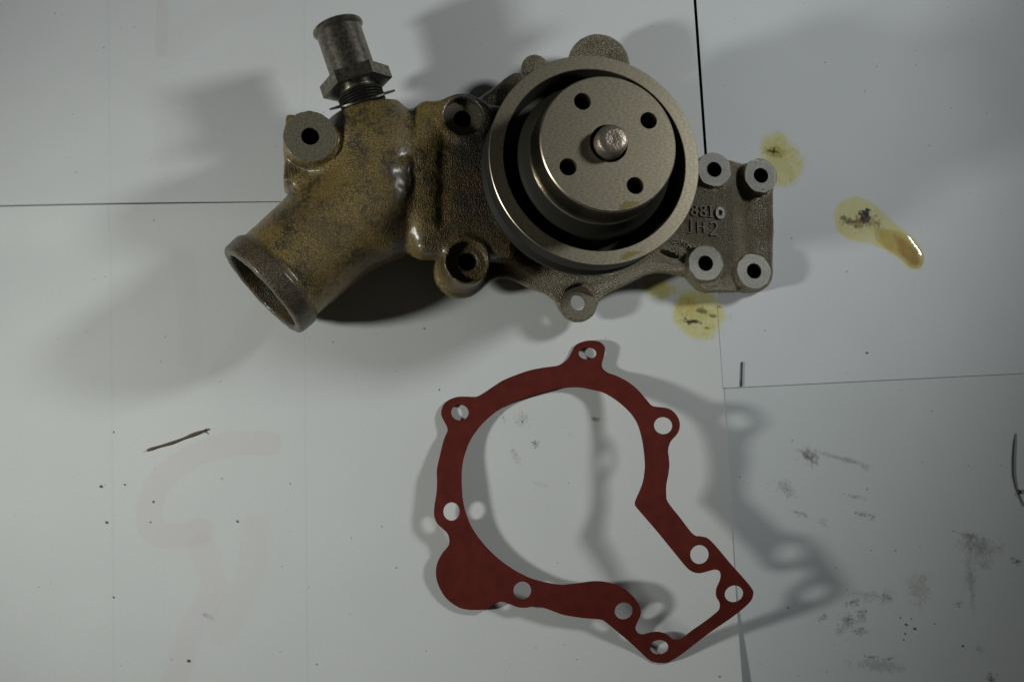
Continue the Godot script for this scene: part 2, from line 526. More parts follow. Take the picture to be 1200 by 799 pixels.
	blot(Vector2(-157.9, 161.1), Vector2(1.16, 0.79), 0.4, Color(0.15,0.15,0.13), 0.8, 0.6, 0.5, 221.0)
	blot(Vector2(-195.3, 130.7), Vector2(0.89, 0.61), 0.4, Color(0.15,0.15,0.13), 0.8, 0.6, 0.5, 133.0)
	blot(Vector2(-205.1, 77.0), Vector2(0.98, 0.67), 0.4, Color(0.15,0.15,0.13), 0.8, 0.6, 0.5, 118.0)
	blot(Vector2(-201.0, 94.6), Vector2(0.89, 0.61), 0.4, Color(0.15,0.15,0.13), 0.8, 0.6, 0.5, 125.0)
	blot(Vector2(-179.1, 84.5), Vector2(0.71, 0.49), 0.4, Color(0.15,0.15,0.13), 0.8, 0.6, 0.5, 180.0)
	blot(Vector2(-180.1, 94.5), Vector2(0.67, 0.46), 0.4, Color(0.15,0.15,0.13), 0.8, 0.6, 0.5, 176.0)
	blot(Vector2(-146.4, 73.0), Vector2(0.54, 0.37), 0.4, Color(0.15,0.15,0.13), 0.8, 0.6, 0.5, 260.0)
	blot(Vector2(-137.8, 94.1), Vector2(0.67, 0.46), 0.4, Color(0.15,0.15,0.13), 0.8, 0.6, 0.5, 278.0)
	blot(Vector2(-193.6, 76.2), Vector2(0.63, 0.43), 0.4, Color(0.15,0.15,0.13), 0.8, 0.6, 0.5, 146.0)
	blot(Vector2(-74.5, -126.6), Vector2(0.89, 0.61), 0.4, Color(0.15,0.15,0.13), 0.8, 0.6, 0.5, 440.0)
	blot(Vector2(-95.5, -35.4), Vector2(0.45, 0.31), 0.4, Color(0.15,0.15,0.13), 0.8, 0.6, 0.5, 388.0)
	blot(Vector2(-46.3, -5.7), Vector2(0.58, 0.40), 0.4, Color(0.15,0.15,0.13), 0.8, 0.6, 0.5, 497.0)
	smudge(Vector2(244.8, 101.3), Vector2(7.5, 1.4), 0.25, 30, 0.8, Color(0.3,0.25,0.2))
	smudge(Vector2(250.6, 106.6), Vector2(12.2, 6.6), 0.2, 60, 0.45, Color(0.4,0.32,0.27))
	blot(Vector2(249.6, 106.6), Vector2(14.10, 8.46), 0.2, Color(0.6,0.55,0.52), 0.35, 0.95, 0.5, 1148.0)
	smudge(Vector2(243.5, 117.7), Vector2(3.8, 12.2), 0, 44, 0.55)
	smudge(Vector2(252.1, 116.4), Vector2(4.7, 2.8), 0, 22, 0.6, Color(0.4,0.28,0.24))
	smudge(Vector2(269.9, 114.7), Vector2(3.3, 1.9), 0.2, 22, 1.0)
	smudge(Vector2(243.8, 130.9), Vector2(1.4, 14.1), 0, 24, 0.45)
	smudge(Vector2(235.9, 136.1), Vector2(2.8, 2.8), 0, 18, 0.5)
	smudge(Vector2(250.8, 174.5), Vector2(2.8, 3.3), -0.8, 30, 1.0)
	smudge(Vector2(186.7, 162.7), Vector2(4.2, 0.8), 0.05, 18, 0.8)
	smudge(Vector2(195.8, 163.7), Vector2(4.2, 0.9), -0.2, 12, 0.6)
	blot(Vector2(190.1, 167.0), Vector2(18.80, 4.23), 0.05, Color(0.75,0.74,0.72), 0.5, 0.95, 0.5, 1030.0)
	smudge(Vector2(246.0, 159.9), Vector2(2.8, 2.8), 0, 14, 0.5)
	blot(Vector2(214.0, 128.5), Vector2(7.52, 10.34), 0, Color(0.8,0.76,0.73), 0.5, 0.95, 0.5, 1076.0)
	smudge(Vector2(45.2, 25.1), Vector2(1.9, 1.4), 0, 10, 0.6)
	blot(Vector2(44.0, 40.9), Vector2(3.29, 1.88), 0.2, Color(0.5,0.48,0.42), 0.7, 0.9, 0.4, 698.0)
	smudge(Vector2(-150.1, 139.9), Vector2(3.8, 1.4), 0.4, 14, 0.35)
	smudge(Vector2(15.5, 75.2), Vector2(4.7, 1.9), 0.4, 10, 0.3)
	# a loose scatter of specks everywhere
	for i in 330:
		var at := Vector2(rng.randf_range(-280, 310), rng.randf_range(-215, 185))
		var s := absf(rng.randfn(0.0, 0.19)) + 0.10
		blot(at, Vector2(s * rng.randf_range(0.8, 1.8), s), rng.randf() * TAU, dirt, rng.randf_range(0.15, 0.7), 0.6)


func smooth_open(p: PackedVector2Array) -> PackedVector2Array:
	var out := PackedVector2Array()
	for i in p.size() - 1:
		var a := p[maxi(i - 1, 0)]
		var d := p[mini(i + 2, p.size() - 1)]
		for k in 6:
			out.append(p[i].cubic_interpolate(p[i + 1], a, d, k / 6.0))
	out.append(p[-1])
	return out


func sheet(called: String, label: String, corners: PackedVector2Array, lift: Callable, sees: Rect2, tint: Color) -> void:
	# corners: left top, right top, right bottom, left bottom; lift: height (mm) at (s, t, position)
	var w := int(sees.size.x * PX)
	var h := int(sees.size.y * PX)
	page = Image.create(w, h, false, Image.FORMAT_RGB8)
	page_at = sees.position
	for y in h:
		for x in w:
			var n := 1.0 + 0.012 * page_rough.get_noise_2d(x * 0.06, y * 0.06) + 0.012 * page_rough.get_noise_2d(x * 2.0, y * 2.0)
			page.set_pixel(x, y, Color(tint.r * n, tint.g * n, tint.b * n))
	rng.seed = 77
	marks()
	var m := std(Color(1, 1, 1), 0.55)
	m.albedo_texture = ImageTexture.create_from_image(page)
	m.texture_repeat = false
	m.metallic_specular = 0.35
	var st := SurfaceTool.new()
	st.begin(Mesh.PRIMITIVE_TRIANGLES)
	var nx := 90
	var nz := 70
	for side in 2:
		st.set_smooth_group(side)
		for i in nx:
			for j in nz:
				var quad := []
				for c in [[0, 0], [1, 0], [1, 1], [0, 1]]:
					var s := float(i + c[0]) / nx
					var t := float(j + c[1]) / nz
					var q := corners[0].lerp(corners[1], s).lerp(corners[3].lerp(corners[2], s), t)
					quad.append([q, float(lift.call(s, t, q)) - 0.12 * side])
				for k in ([0, 1, 2, 0, 2, 3] if side == 0 else [0, 2, 1, 0, 3, 2]):
					var q: Vector2 = quad[k][0]
					st.set_uv((q - sees.position) / sees.size)
					st.add_vertex(Vector3(q.x, quad[k][1], q.y) * MM)
	st.set_smooth_group(-1)
	var rim := []
	for i in nx:
		rim.append([float(i) / nx, 0.0])
	for j in nz:
		rim.append([1.0, float(j) / nz])
	for i in nx:
		rim.append([1.0 - float(i) / nx, 1.0])
	for j in nz:
		rim.append([0.0, 1.0 - float(j) / nz])
	for i in rim.size():
		var e := []
		for r in [rim[i], rim[(i + 1) % rim.size()]]:
			var q := corners[0].lerp(corners[1], r[0]).lerp(corners[3].lerp(corners[2], r[0]), r[1])
			var y := float(lift.call(r[0], r[1], q))
			e.append(Vector3(q.x, y, q.y) * MM)
			e.append(Vector3(q.x, y - 0.12, q.y) * MM)
		for k in [0, 1, 2, 2, 1, 3]:
			st.set_uv((Vector2(e[k].x, e[k].z) / MM - sees.position) / sees.size)
			st.add_vertex(e[k])
	st.generate_normals()
	var o := put(called, st.commit(), m)
	tag(o, label, "paper sheet", "loose white paper sheets under the pump")


func table_and_paper() -> void:
	page_rough = FastNoiseLite.new()
	page_rough.seed = 21
	page_rough.frequency = 0.09
	page_rough.fractal_octaves = 3
	var top := BoxMesh.new()
	top.size = Vector3(1.6, 0.03, 1.2)
	var bench := put("table_top", top, M.bench)
	bench.position = Vector3(0.1, -0.0158, 0)
	bench.set_meta("kind", "structure")
	var white := Color(0.86, 0.868, 0.868)
	# the upper right sheet lies lowest together with the lower right one; the lower left sheet lies over their edges
	sheet("paper_sheet", "upper left white sheet, behind the hose fitting, with a dark gap on its right", PackedVector2Array([Vector2(-452, -398), Vector2(97.4, -400), Vector2(109.0, -66), Vector2(-440, -50)]), func(_s, _t, _q): return 0.06, Rect2(-290, -220, 402, 175), white)
	sheet("paper_sheet", "upper right white sheet with the thick oil stain, right of the pump", PackedVector2Array([Vector2(99.2, -400), Vector2(560, -420), Vector2(575, -4.8), Vector2(113.3, 23.6)]), func(_s, _t, _q): return 0.72, Rect2(95, -220, 225, 250), white * Color(0.985, 0.99, 1.0))
	sheet("paper_sheet", "lower right white sheet with sooty smudges, beside the gasket's square end", PackedVector2Array([Vector2(100, 10), Vector2(570, -18), Vector2(585, 300), Vector2(108, 310)]), func(_s, _t, q): return 0.06 + 0.0 * q.x, Rect2(95, -15, 225, 205), white * Color(0.955, 0.97, 0.975))
	sheet("paper_sheet", "lower left white sheet under the gasket, with faint print showing through", PackedVector2Array([Vector2(-446, -54.8), Vector2(111.0, -84.4), Vector2(120.2, 320), Vector2(-440, 330)]), lift_lower_left, Rect2(-290, -90, 412, 280), white * Color(1.0, 1.0, 0.992))


func lift_lower_left(_s: float, t: float, q: Vector2) -> float:
	# its upper edge curls a little towards the left; its right edge lifts towards the bottom
	var curl := 3.6 * smoothstep(-30.0, -240.0, q.x) * smoothstep(26.0, 0.0, t * 384.0)
	var corner := 2.8 * smoothstep(120.0, 195.0, q.y) * smoothstep(70.0, 118.0, q.x)
	return 0.44 + curl + corner


# ------------------------------------------------------------------ gasket
var warp_at := PackedFloat32Array([74.8, 45.9, -31.4, 88.6, 4.5, 128.0, 55.4, 137.8, 91.2, 110.3, 108.1, 129.0, 39.6, 3.7, -27.2, 38.3, 74.2, 156.3, -24.0, 123.0, -38.8, 72.4, 5.3, 23.1, -31.2, 54.9, 69.5, 66.1, 60.8, 85.2, 59.1, 25.9, 44.5, 18.5, 26.8, 17.0, 37.8, 132.3, 20.7, 131.4, 94.3, 143.3, 83.8, 157.9, 83.1, 95.8, 117.2, 130.2, -17.9, 102.1])
var warp_by := PackedFloat32Array([41.9276, 11.3100, 4.4536, 20.4856, 44.8614, 23.9496, 3.0855, -4.5151, -41.6583, -5.7549, 12.2234, -0.4957, -3.2388, -32.8782, 24.3342, -12.7645, -23.0186, 3.6079, -15.9033, 11.4605, -44.3842, 30.1915, -34.4980, -2.8739, -9.9074, 14.8152, 13.7451, -6.4554])


func warp(q: Vector2) -> float:
	# how high the buckled gasket stands above the paper (mm): a thin-plate spline
	var n := warp_at.size() / 2
	var h := warp_by[n] + warp_by[n + 1] * q.x * 0.01 + warp_by[n + 2] * q.y * 0.01
	for i in n:
		var r2 := (Vector2(warp_at[2 * i], warp_at[2 * i + 1]) - q).length_squared() * 1e-4
		if r2 > 1e-12:
			h += warp_by[i] * 0.5 * r2 * log(r2)
	return maxf(h, 0.75)


func pairs(a: PackedFloat32Array) -> PackedVector2Array:
	var out := PackedVector2Array()
	for i in range(0, a.size(), 2):
		out.append(Vector2(a[i], a[i + 1]))
	return out


func gasket() -> void:
	var outline := pairs(PackedFloat32Array([34.3, 1.5, 38.4, -0.1, 42.3, -0.4, 46.3, 0.5, 48.6, 2.9, 48.8, 5.3, 48.1, 8.7, 47.1, 12.1, 47.3, 14.6, 49.8, 17.1, 54.8, 19.3, 60.3, 23.0, 64.3, 27.1, 68.3, 33.0, 70.3, 35.7, 72.9, 36.4, 77.0, 37.1, 80.0, 38.8, 82.3, 42.2, 83.0, 45.5, 82.5, 48.7, 81.0, 51.3, 78.3, 54.4, 77.0, 58.5, 77.3, 62.8, 77.4, 66.6, 76.7, 71.3, 75.7, 76.0, 75.5, 81.2, 76.3, 84.7, 82.3, 92.8, 88.0, 100.4, 91.9, 101.4, 95.9, 103.3, 105.5, 114.4, 116.0, 125.9, 117.4, 129.8, 115.8, 133.8, 108.5, 140.9, 98.7, 148.8, 90.0, 156.1, 82.2, 162.2, 76.6, 164.2, 72.6, 164.0, 69.3, 162.6, 60.2, 154.5, 47.3, 144.2, 43.7, 142.4, 36.8, 141.8, 30.3, 140.9, 24.6, 139.8, 18.7, 137.7, 13.5, 136.0, 10.5, 135.6, 7.2, 136.4, 2.9, 136.3, -1.4, 134.8, -5.6, 133.5, -9.4, 134.6, -11.9, 136.4, -14.9, 137.3, -21.7, 137.5, -27.6, 136.0, -33.7, 131.4, -37.6, 124.7, -38.7, 118.8, -37.8, 113.8, -35.3, 109.2, -32.8, 106.3, -32.2, 103.3, -33.3, 99.9, -35.9, 97.4, -38.5, 94.9, -40.0, 91.1, -39.9, 86.0, -39.0, 80.1, -38.8, 74.5, -38.9, 68.1, -37.6, 61.5, -35.5, 52.7, -33.6, 47.6, -35.1, 43.8, -36.9, 39.8, -36.5, 36.0, -34.0, 32.5, -29.0, 30.3, -24.2, 30.1, -19.0, 30.1, -14.6, 27.8, -9.0, 23.9, -3.4, 20.5, 7.9, 16.1, 16.2, 14.2, 23.7, 13.1, 27.4, 11.2, 30.2, 8.2, 32.5, 3.8]))
	var opening := pairs(PackedFloat32Array([17.7, 27.1, 23.5, 25.5, 30.0, 24.8, 35.5, 24.9, 41.0, 26.0, 48.4, 28.5, 56.4, 35.0, 62.1, 43.1, 64.7, 53.0, 65.7, 63.9, 65.3, 69.9, 63.9, 75.9, 60.4, 83.6, 60.1, 85.5, 61.0, 87.4, 70.2, 98.3, 77.2, 107.0, 84.1, 115.5, 87.6, 118.5, 91.2, 119.3, 95.2, 118.3, 98.4, 117.5, 100.6, 118.2, 101.4, 120.5, 101.0, 123.2, 99.8, 127.0, 100.2, 130.8, 102.0, 133.7, 102.2, 137.1, 100.0, 139.7, 95.6, 143.7, 90.5, 147.6, 86.9, 150.6, 84.5, 152.3, 81.5, 152.4, 77.6, 149.8, 73.5, 148.6, 69.5, 149.0, 65.5, 149.9, 63.0, 148.9, 61.8, 146.6, 63.0, 142.9, 64.1, 139.5, 63.4, 136.1, 60.2, 131.4, 56.2, 127.9, 51.3, 125.1, 45.0, 123.6, 39.5, 123.4, 32.3, 124.3, 24.3, 125.1, 18.0, 124.3, 9.5, 122.2, 1.0, 118.2, -7.6, 112.3, -15.3, 104.8, -20.5, 97.8, -23.6, 91.3, -25.5, 84.3, -26.2, 76.6, -26.2, 68.0, -24.8, 60.4, -21.3, 52.0, -15.4, 44.1, -6.9, 36.8, 4.2, 31.3]))
	var holes := PackedFloat32Array([39.8, 6.5, 4.6, 3.3, -27.3, 38.5, 4.5, 4.2, -31.3, 89.1, 4.1, 4.5, 4.5, 128.0, 4.4, 4.4, 55.4, 138.1, 4.5, 4.2, 74.4, 156.4, 4.6, 3.6, 90.8, 110.2, 4.4, 4.6, 108.3, 129.3, 4.4, 4.1, 75.0, 46.2, 4.4, 4.4])
	var loops := [smooth_loop(outline, 1.1), smooth_loop(opening, 1.1)]
	for i in range(0, holes.size(), 4):
		var l := PackedVector2Array()
		for k in 32:
			l.append(Vector2(holes[i] + cos(TAU * k / 32) * holes[i + 2], holes[i + 1] + sin(TAU * k / 32) * holes[i + 3]))
		loops.append(l)
	var mesh := slab(loops, 2.2, func(q): return warp(q) + 0.35, func(q): return warp(q) - 0.35)
	var g := put("gasket", mesh, M.red)
	tag(g, "thin dark red warped paper gasket with bolt holes lying below the pump", "gasket")


# ------------------------------------------------------------------ the pump's casting, as a distance field (mm, pump frame)
func smin(a: float, b: float, k: float) -> float:
	var h := maxf(k - absf(a - b), 0.0) / k
	return minf(a, b) - h * h * k * 0.25


func smax(a: float, b: float, k: float) -> float:
	var h := maxf(k - absf(a - b), 0.0) / k
	return maxf(a, b) + h * h * k * 0.25


func seg2(q: Vector2, a: Vector2, b: Vector2) -> float:
	var ba := b - a
	var t := clampf((q - a).dot(ba) / ba.dot(ba), 0.0, 1.0)
	return (q - a - ba * t).length()


func seg3(p: Vector3, a: Vector3, b: Vector3) -> float:
	var ba := b - a
	var t := clampf((p - a).dot(ba) / ba.dot(ba), 0.0, 1.0)
	return (p - a - ba * t).length()


func post(p: Vector3, c: Vector2, r: float, lo: float, hi: float, round_by := 1.2) -> float:
	# an upright cylinder with rounded edges
	return smax(Vector2(p.x - c.x, p.z - c.y).length() - r, absf(p.y - (lo + hi) * 0.5) - (hi - lo) * 0.5, round_by)


func block(p: Vector3, c: Vector3, half: Vector3, r: float) -> float:
	var q := (p - c).abs() - half + Vector3.ONE * r
	return q.max(Vector3.ZERO).length() + minf(maxf(q.x, maxf(q.y, q.z)), 0.0) - r


const ELBOW_A := Vector3(-104, 6.0, 10)
const ELBOW_B := Vector3(-156.2, 11.0, 62.0)
const NECK_A := Vector3(-99.0, 13, -7)
const NECK_B := Vector3(-107.4, 13, -30.8)
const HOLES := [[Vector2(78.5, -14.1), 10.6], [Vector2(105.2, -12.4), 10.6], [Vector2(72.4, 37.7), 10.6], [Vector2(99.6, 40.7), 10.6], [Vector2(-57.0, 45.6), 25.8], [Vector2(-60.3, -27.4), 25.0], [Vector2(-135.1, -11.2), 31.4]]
const BRACKET := [Vector2(78.5, -14.1), Vector2(105.2, -12.4), Vector2(72.4, 37.7), Vector2(99.6, 40.7)]


func bracket_top(q: Vector2) -> float:
	return 8.6 - 4.4 * smoothstep(88.5, 99.5, q.x) + 2.2 * smoothstep(102.5, 111.0, q.x)


func casting(p: Vector3) -> float:
	var q := Vector2(p.x, p.z)
	# mounting flange with its lugs
	var d := q.length() - 57.0
	d = smin(d, seg2(q, Vector2(1, 38), Vector2(4.4, 60)) - 10.3, 10.0)
	d = smin(d, seg2(q, Vector2(-30, 24), Vector2(-57.8, 46.4)) - 13.0, 12.0)
	d = smin(d, seg2(q, Vector2(-35, -18), Vector2(-60, -28)) - 12.0, 8.0)
	d = smin(d, minf(seg2(q, Vector2(-54, -33), Vector2(-27, -54)) - 7.0, q.distance_to(Vector2(-18.4, -66.5)) - 7.5), 9.0)
	d = smin(d, q.distance_to(Vector2(16.7, -70.9)) - 16.8, 4.0)
	d = smin(d, seg2(q, Vector2(40, -20), Vector2(65, -28)) - 6.5, 6.0)
	var r := smax(d, absf(p.y - 2.75) - 2.75, 1.6)
	r = smin(r, post(p, Vector2(16.7, -70.9), 16.6, 0.0, 11.0, 6.0), 2.0)
	r = smin(r, smax(seg2(q, Vector2(-52, -32), Vector2(-29, -52)) - 8.0, absf(p.y - 7.0) - 8.0, 5.0), 5.0)
	# volute and bearing housing below the pulley
	r = smin(r, post(p, Vector2(-2, 0), 53.0, 0.0, 15.0, 6.0), 5.0)
	r = smin(r, post(p, Vector2.ZERO, 24.0, 0.0, 32.0, 2.0), 6.0)
	r = smin(r, post(p, Vector2.ZERO, 40.0, -7.7, 2.0, 2.0), 1.5)
	# arm and outlet bracket on the right
	if p.x > 0.0:
		r = smin(r, seg3(p, Vector3(12, 4.5, 52), Vector3(46, 6.0, 37.5)) - 4.6, 4.0)
		r = smin(r, seg3(p, Vector3(46, 6.0, 37.5), Vector3(66, 4.5, 40)) - 4.6, 4.0)
		var b := minf(seg2(q, Vector2(79, -11.5), Vector2(105.0, -11.0)), seg2(q, Vector2(103.2, 40.2), Vector2(75.5, 42.0)))
		b = minf(b, minf(seg2(q, Vector2(79, -11.5), Vector2(75.5, 42.0)), seg2(q, Vector2(105.0, -11.0), Vector2(103.2, 40.2)))) - 10.0
		b = minf(b, maxf(maxf(absf(q.x - 90.0) - 14.0, absf(q.y - 15.0) - 27.0), -20.0))
		b = smin(b, seg2(q, Vector2(42, 4), Vector2(82, 12)) - 24.0, 12.0)
		r = smin(r, smax(b, maxf(p.y - bracket_top(q), -p.y), 2.4), 3.0)
		r = smax(r, -(seg3(p, Vector3(55, 10.5, 29.5), Vector3(64, 10.0, 33)) - 5.2), 2.5)
		for c: Vector2 in BRACKET:
			r = smin(r, post(p, c, 9.7, 0.0, 11.0, 0.7), 2.2)
		for c: Vector2 in BRACKET:
			r = maxf(r, -post(p, c, 4.15, 1.2, 30.0, 0.2))
	else:
		# thermostat chamber, its end band, and the block towards the pulley
		var u := block(p, Vector3(-58, 19.5, 3.5), Vector3(25, 9.5, 39.5), 5.0)
		u = smin(u, seg3(p, Vector3(-103.5, 8.0, -11), Vector3(-101.0, 8.0, 16.5)) - 26.8, 6.0)
		var dq := Vector2(maxf(absf(p.y - 8.0) - 4.9, 0.0), maxf(absf(p.z - 2.5) - 20.5, 0.0))
		var band := smax(dq.length() - 18.0, absf(p.x + 78.6) - 6.0, 5.0)
		band = smax(band, 9.0 - p.y, 4.0)
		u = smin(u, band, 4.0)
		# bolt bosses
		u = smin(u, post(p, Vector2(-57.8, 46.4), 11.3, 4.0, 29.4, 1.2), 4.0)
		u = smin(u, post(p, Vector2(-60, -28), 11.5, 0.0, 29.4, 1.4), 7.0)
		u = smin(u, post(p, Vector2(-135.1, -11.2), 12.9, 1.0, 32.0, 0.9), 3.0)
		u = smin(u, block(p, Vector3(-139.3, 10.5, -8.6), Vector3(8.2, 10.5, 17.2), 1.6), 2.0)
		# neck for the hose fitting
		var nd := (NECK_B - NECK_A).normalized()
		var t := (p - NECK_A).dot(nd)
		var rad := (p - NECK_A - nd * t).length()
		var neck := smax(rad - lerpf(20.0, 17.0, clampf(t / 25.0, 0.0, 1.0)), maxf(t - 25.2, -t - 4.0), 1.4)
		u = smin(u, neck, 9.0)
		# elbow with its bead
		var ed := (ELBOW_B - ELBOW_A).normalized()
		var el := ELBOW_A.distance_to(ELBOW_B)
		t = (p - ELBOW_A).dot(ed)
		rad = (p - ELBOW_A - ed * t).length()
		var er := lerpf(28.5, 25.2, clampf(t / el, 0.0, 1.0)) + 2.2 * smoothstep(el - 13.0, el - 9.0, t)
		u = smin(u, smax(smax(rad - er, t - el, 2.0), -t - 9.0, 16.0), 8.0)
		# parting line of the mould
		u = smin(u, seg3(p, Vector3(-112, 33.6, -6), Vector3(-105, 34.9, 12)) - 0.75, 1.0)
		r = smin(r, u, 6.0)
		r = smax(r, -maxf(rad - 22.4, maxf(t - el - 9.0, el - 62.0 - t)), 1.0)
		r = maxf(r, -maxf((p - NECK_A - nd * (p - NECK_A).dot(nd)).length() - 9.0, absf((p - NECK_A).dot(nd) - 20.0) - 12.0))
		# spot faces and holes
		r = maxf(r, -post(p, Vector2(-57.7, 46.4), 9.9, 26.2, 40.0, 0.2))
		r = maxf(r, -post(p, Vector2(-57.0, 45.6), 4.3, 3.0, 40.0, 0.2))
		r = maxf(r, -post(p, Vector2(-60.3, -27.4), 9.8, 25.4, 40.0, 0.2))
		r = maxf(r, -post(p, Vector2(-60.3, -27.4), 4.4, 2.0, 40.0, 0.2))
		r = maxf(r, -post(p, Vector2(-135.1, -11.2), 4.3, 8.0, 50.0, 0.2))
	r = maxf(r, -post(p, Vector2(4.4, 60), 4.3, -5.0, 30.0, 0.2))
	# a flat seat for the lug's bolt head
	r = maxf(r, -post(p, Vector2(4.4, 60.5), 9.6, 5.4, 20.0, 0.6))
	return r


func casting_tint(p: Vector3) -> Color:
	var left := smoothstep(-59.0, -72.0, p.x + 3.0 * lumps.get_noise_3dv(p))
	var n := grime.get_noise_3dv(p) + 0.6 * lumps.get_noise_3dv(p * 2.4)
	var dark := Color(0.085, 0.064, 0.03)
	var ochre := Color(0.37, 0.255, 0.072)
	var olive := Color(0.12, 0.095, 0.05)
	var iron := Color(0.60, 0.535, 0.40)
	var c := dark.lerp(ochre, smoothstep(-0.62, 0.22, n + 0.1))
	c = c.lerp(olive, 0.5 * smoothstep(0.0, 0.5, grime.get_noise_3dv(p * 0.7 + Vector3(50, 0, 0))))
	var right := iron.lerp(Color(0.42, 0.34, 0.20), smoothstep(-0.1, 0.5, n) * 0.6)
	var mid := Color(0.055, 0.045, 0.027).lerp(Color(0.15, 0.09, 0.033), smoothstep(0.1, 0.5, n))
	mid = mid.lerp(ochre * 0.55, 0.8 * smoothstep(14.0, 34.0, p.z + 8.0 * n))
	var out := right.lerp(mid, smoothstep(-12.0, -40.0, p.x))
	out = out.lerp(c, left)
	# rust bloom beside the pulley, and the grey scraped bead of the elbow
	out = out.lerp(Color(0.17, 0.085, 0.025), 0.85 * smoothstep(10.0, 4.0, Vector2(p.x + 57.0, (p.z - 6.0) * 1.2).length() + 5.0 * n))
	var ed := (ELBOW_B - ELBOW_A).normalized()
	out = out.lerp(Color(0.075, 0.062, 0.045), 0.75 * smoothstep(61.5, 64.5, (p - ELBOW_A).dot(ed) + 3.0 * n) * left)
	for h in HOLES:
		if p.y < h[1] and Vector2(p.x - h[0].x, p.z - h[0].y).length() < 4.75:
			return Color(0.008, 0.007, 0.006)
	return out


func casting_mesh() -> ArrayMesh:
	# surface nets: one vertex in each cell that the surface crosses
	const H := 1.0
	const B := 6
	var lo := Vector3(-186, -20.5, -92)
	var size := Vector3(306, 63, 184)
	var nx := int(ceil(size.x / H / B)) * B
	var ny := int(ceil(size.y / H / B)) * B
	var nz := int(ceil(size.z / H / B)) * B
	var sx := 1
	var sy := nx + 1
	var sz := (nx + 1) * (ny + 1)
	var f := PackedFloat32Array()
	f.resize(sz * (nz + 1))
	f.fill(9999.0)
	var cell := PackedInt32Array()
	cell.resize(sz * (nz + 1))
	cell.fill(-1)
	var blocks := []
	var half := B * H * 0.5
	for bz in range(0, nz, B):
		for by in range(0, ny, B):
			for bx in range(0, nx, B):
				var c := lo + Vector3(bx, by, bz) * H + Vector3.ONE * half
				if absf(casting(c)) < half * 1.7321 * 1.15 + 1.0:
					blocks.append(Vector3i(bx, by, bz))
	for b: Vector3i in blocks:
		for z in range(b.z, b.z + B + 1):
			for y in range(b.y, b.y + B + 1):
				for x in range(b.x, b.x + B + 1):
					var k := x + y * sy + z * sz
					if f[k] > 9000.0:
						var p := lo + Vector3(x, y, z) * H
						var v := casting(p)
						if absf(v) < 4.0:
							v += 0.22 * lumps.get_noise_3dv(p)
						f[k] = v
	var verts := PackedVector3Array()
	var colors := PackedColorArray()
	var index := PackedInt32Array()
	var off := PackedInt32Array([0, sx, sy, sx + sy, sz, sx + sz, sy + sz, sx + sy + sz])
	var edges := [[0, 1], [2, 3], [4, 5], [6, 7], [0, 2], [1, 3], [4, 6], [5, 7], [0, 4], [1, 5], [2, 6], [3, 7]]
	var corner := []
	for i in 8:
		corner.append(Vector3(i & 1, (i >> 1) & 1, i >> 2))
	for b: Vector3i in blocks:
		for z in range(b.z, b.z + B):
			for y in range(b.y, b.y + B):
				for x in range(b.x, b.x + B):
					var k := x + y * sy + z * sz
					var mask := 0
					for i in 8:
						if f[k + off[i]] < 0.0:
							mask |= 1 << i
					if mask == 0 or mask == 255:
						continue
					var sum := Vector3.ZERO
					var n := 0
					for e in edges:
						var i: int = e[0]
						var j: int = e[1]
						if (mask >> i) & 1 != (mask >> j) & 1:
							var a := f[k + off[i]]
							var c := f[k + off[j]]
							sum += corner[i].lerp(corner[j], a / (a - c))
							n += 1
					var p := lo + (Vector3(x, y, z) + sum / n) * H
					cell[k] = verts.size()
					verts.append(p * MM)
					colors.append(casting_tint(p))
	for b: Vector3i in blocks:
		for z in range(b.z, b.z + B):
			for y in range(b.y, b.y + B):
				for x in range(b.x, b.x + B):
					var k := x + y * sy + z * sz
					if cell[k] < 0:
						continue
					for axis in 3:
						var s: int = [sx, sy, sz][axis]
						var s1: int = [sy, sz, sx][axis]
						var s2: int = [sz, sx, sy][axis]
						var inside_here := f[k] < 0.0
						if inside_here == (f[k + s] < 0.0):
							continue
						if k - s1 - s2 < 0:
							continue
						var q := [cell[k], cell[k - s1], cell[k - s1 - s2], cell[k - s2]]
						if q.min() < 0:
							continue
						for i in ([0, 1, 2, 0, 2, 3] if not inside_here else [0, 2, 1, 0, 3, 2]):
							index.append(q[i])
	# smooth normals, weighted by area
	var normals := PackedVector3Array()
	normals.resize(verts.size())
	for i in range(0, index.size(), 3):
		var a := verts[index[i]]
		var nn := (verts[index[i + 2]] - a).cross(verts[index[i + 1]] - a)
		for j in 3:
			normals[index[i + j]] += nn
	for i in normals.size():
		normals[i] = normals[i].normalized()
	# two surfaces: bare iron on the right, oil-stained paint on the left
	var bare := PackedInt32Array()
	var stained := PackedInt32Array()
	for i in range(0, index.size(), 3):
		var v := verts[index[i]] / MM
		var which := bare if v.x > -40.0 + 5.0 * grime.get_noise_3dv(v * 2.0) else stained
		for j in 3:
			which.append(index[i + j])
		if v.x > -40.0 + 5.0 * grime.get_noise_3dv(v * 2.0):
			bare = which
		else:
			stained = which
	var mesh := ArrayMesh.new()
	for part in [bare, stained]:
		var arrays := []
		arrays.resize(Mesh.ARRAY_MAX)
		arrays[Mesh.ARRAY_VERTEX] = verts
		arrays[Mesh.ARRAY_NORMAL] = normals
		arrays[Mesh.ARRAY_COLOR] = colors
		arrays[Mesh.ARRAY_INDEX] = part
		mesh.add_surface_from_arrays(Mesh.PRIMITIVE_TRIANGLES, arrays)
	mesh.surface_set_material(0, M.iron)
	mesh.surface_set_material(1, M.cast)
	return mesh


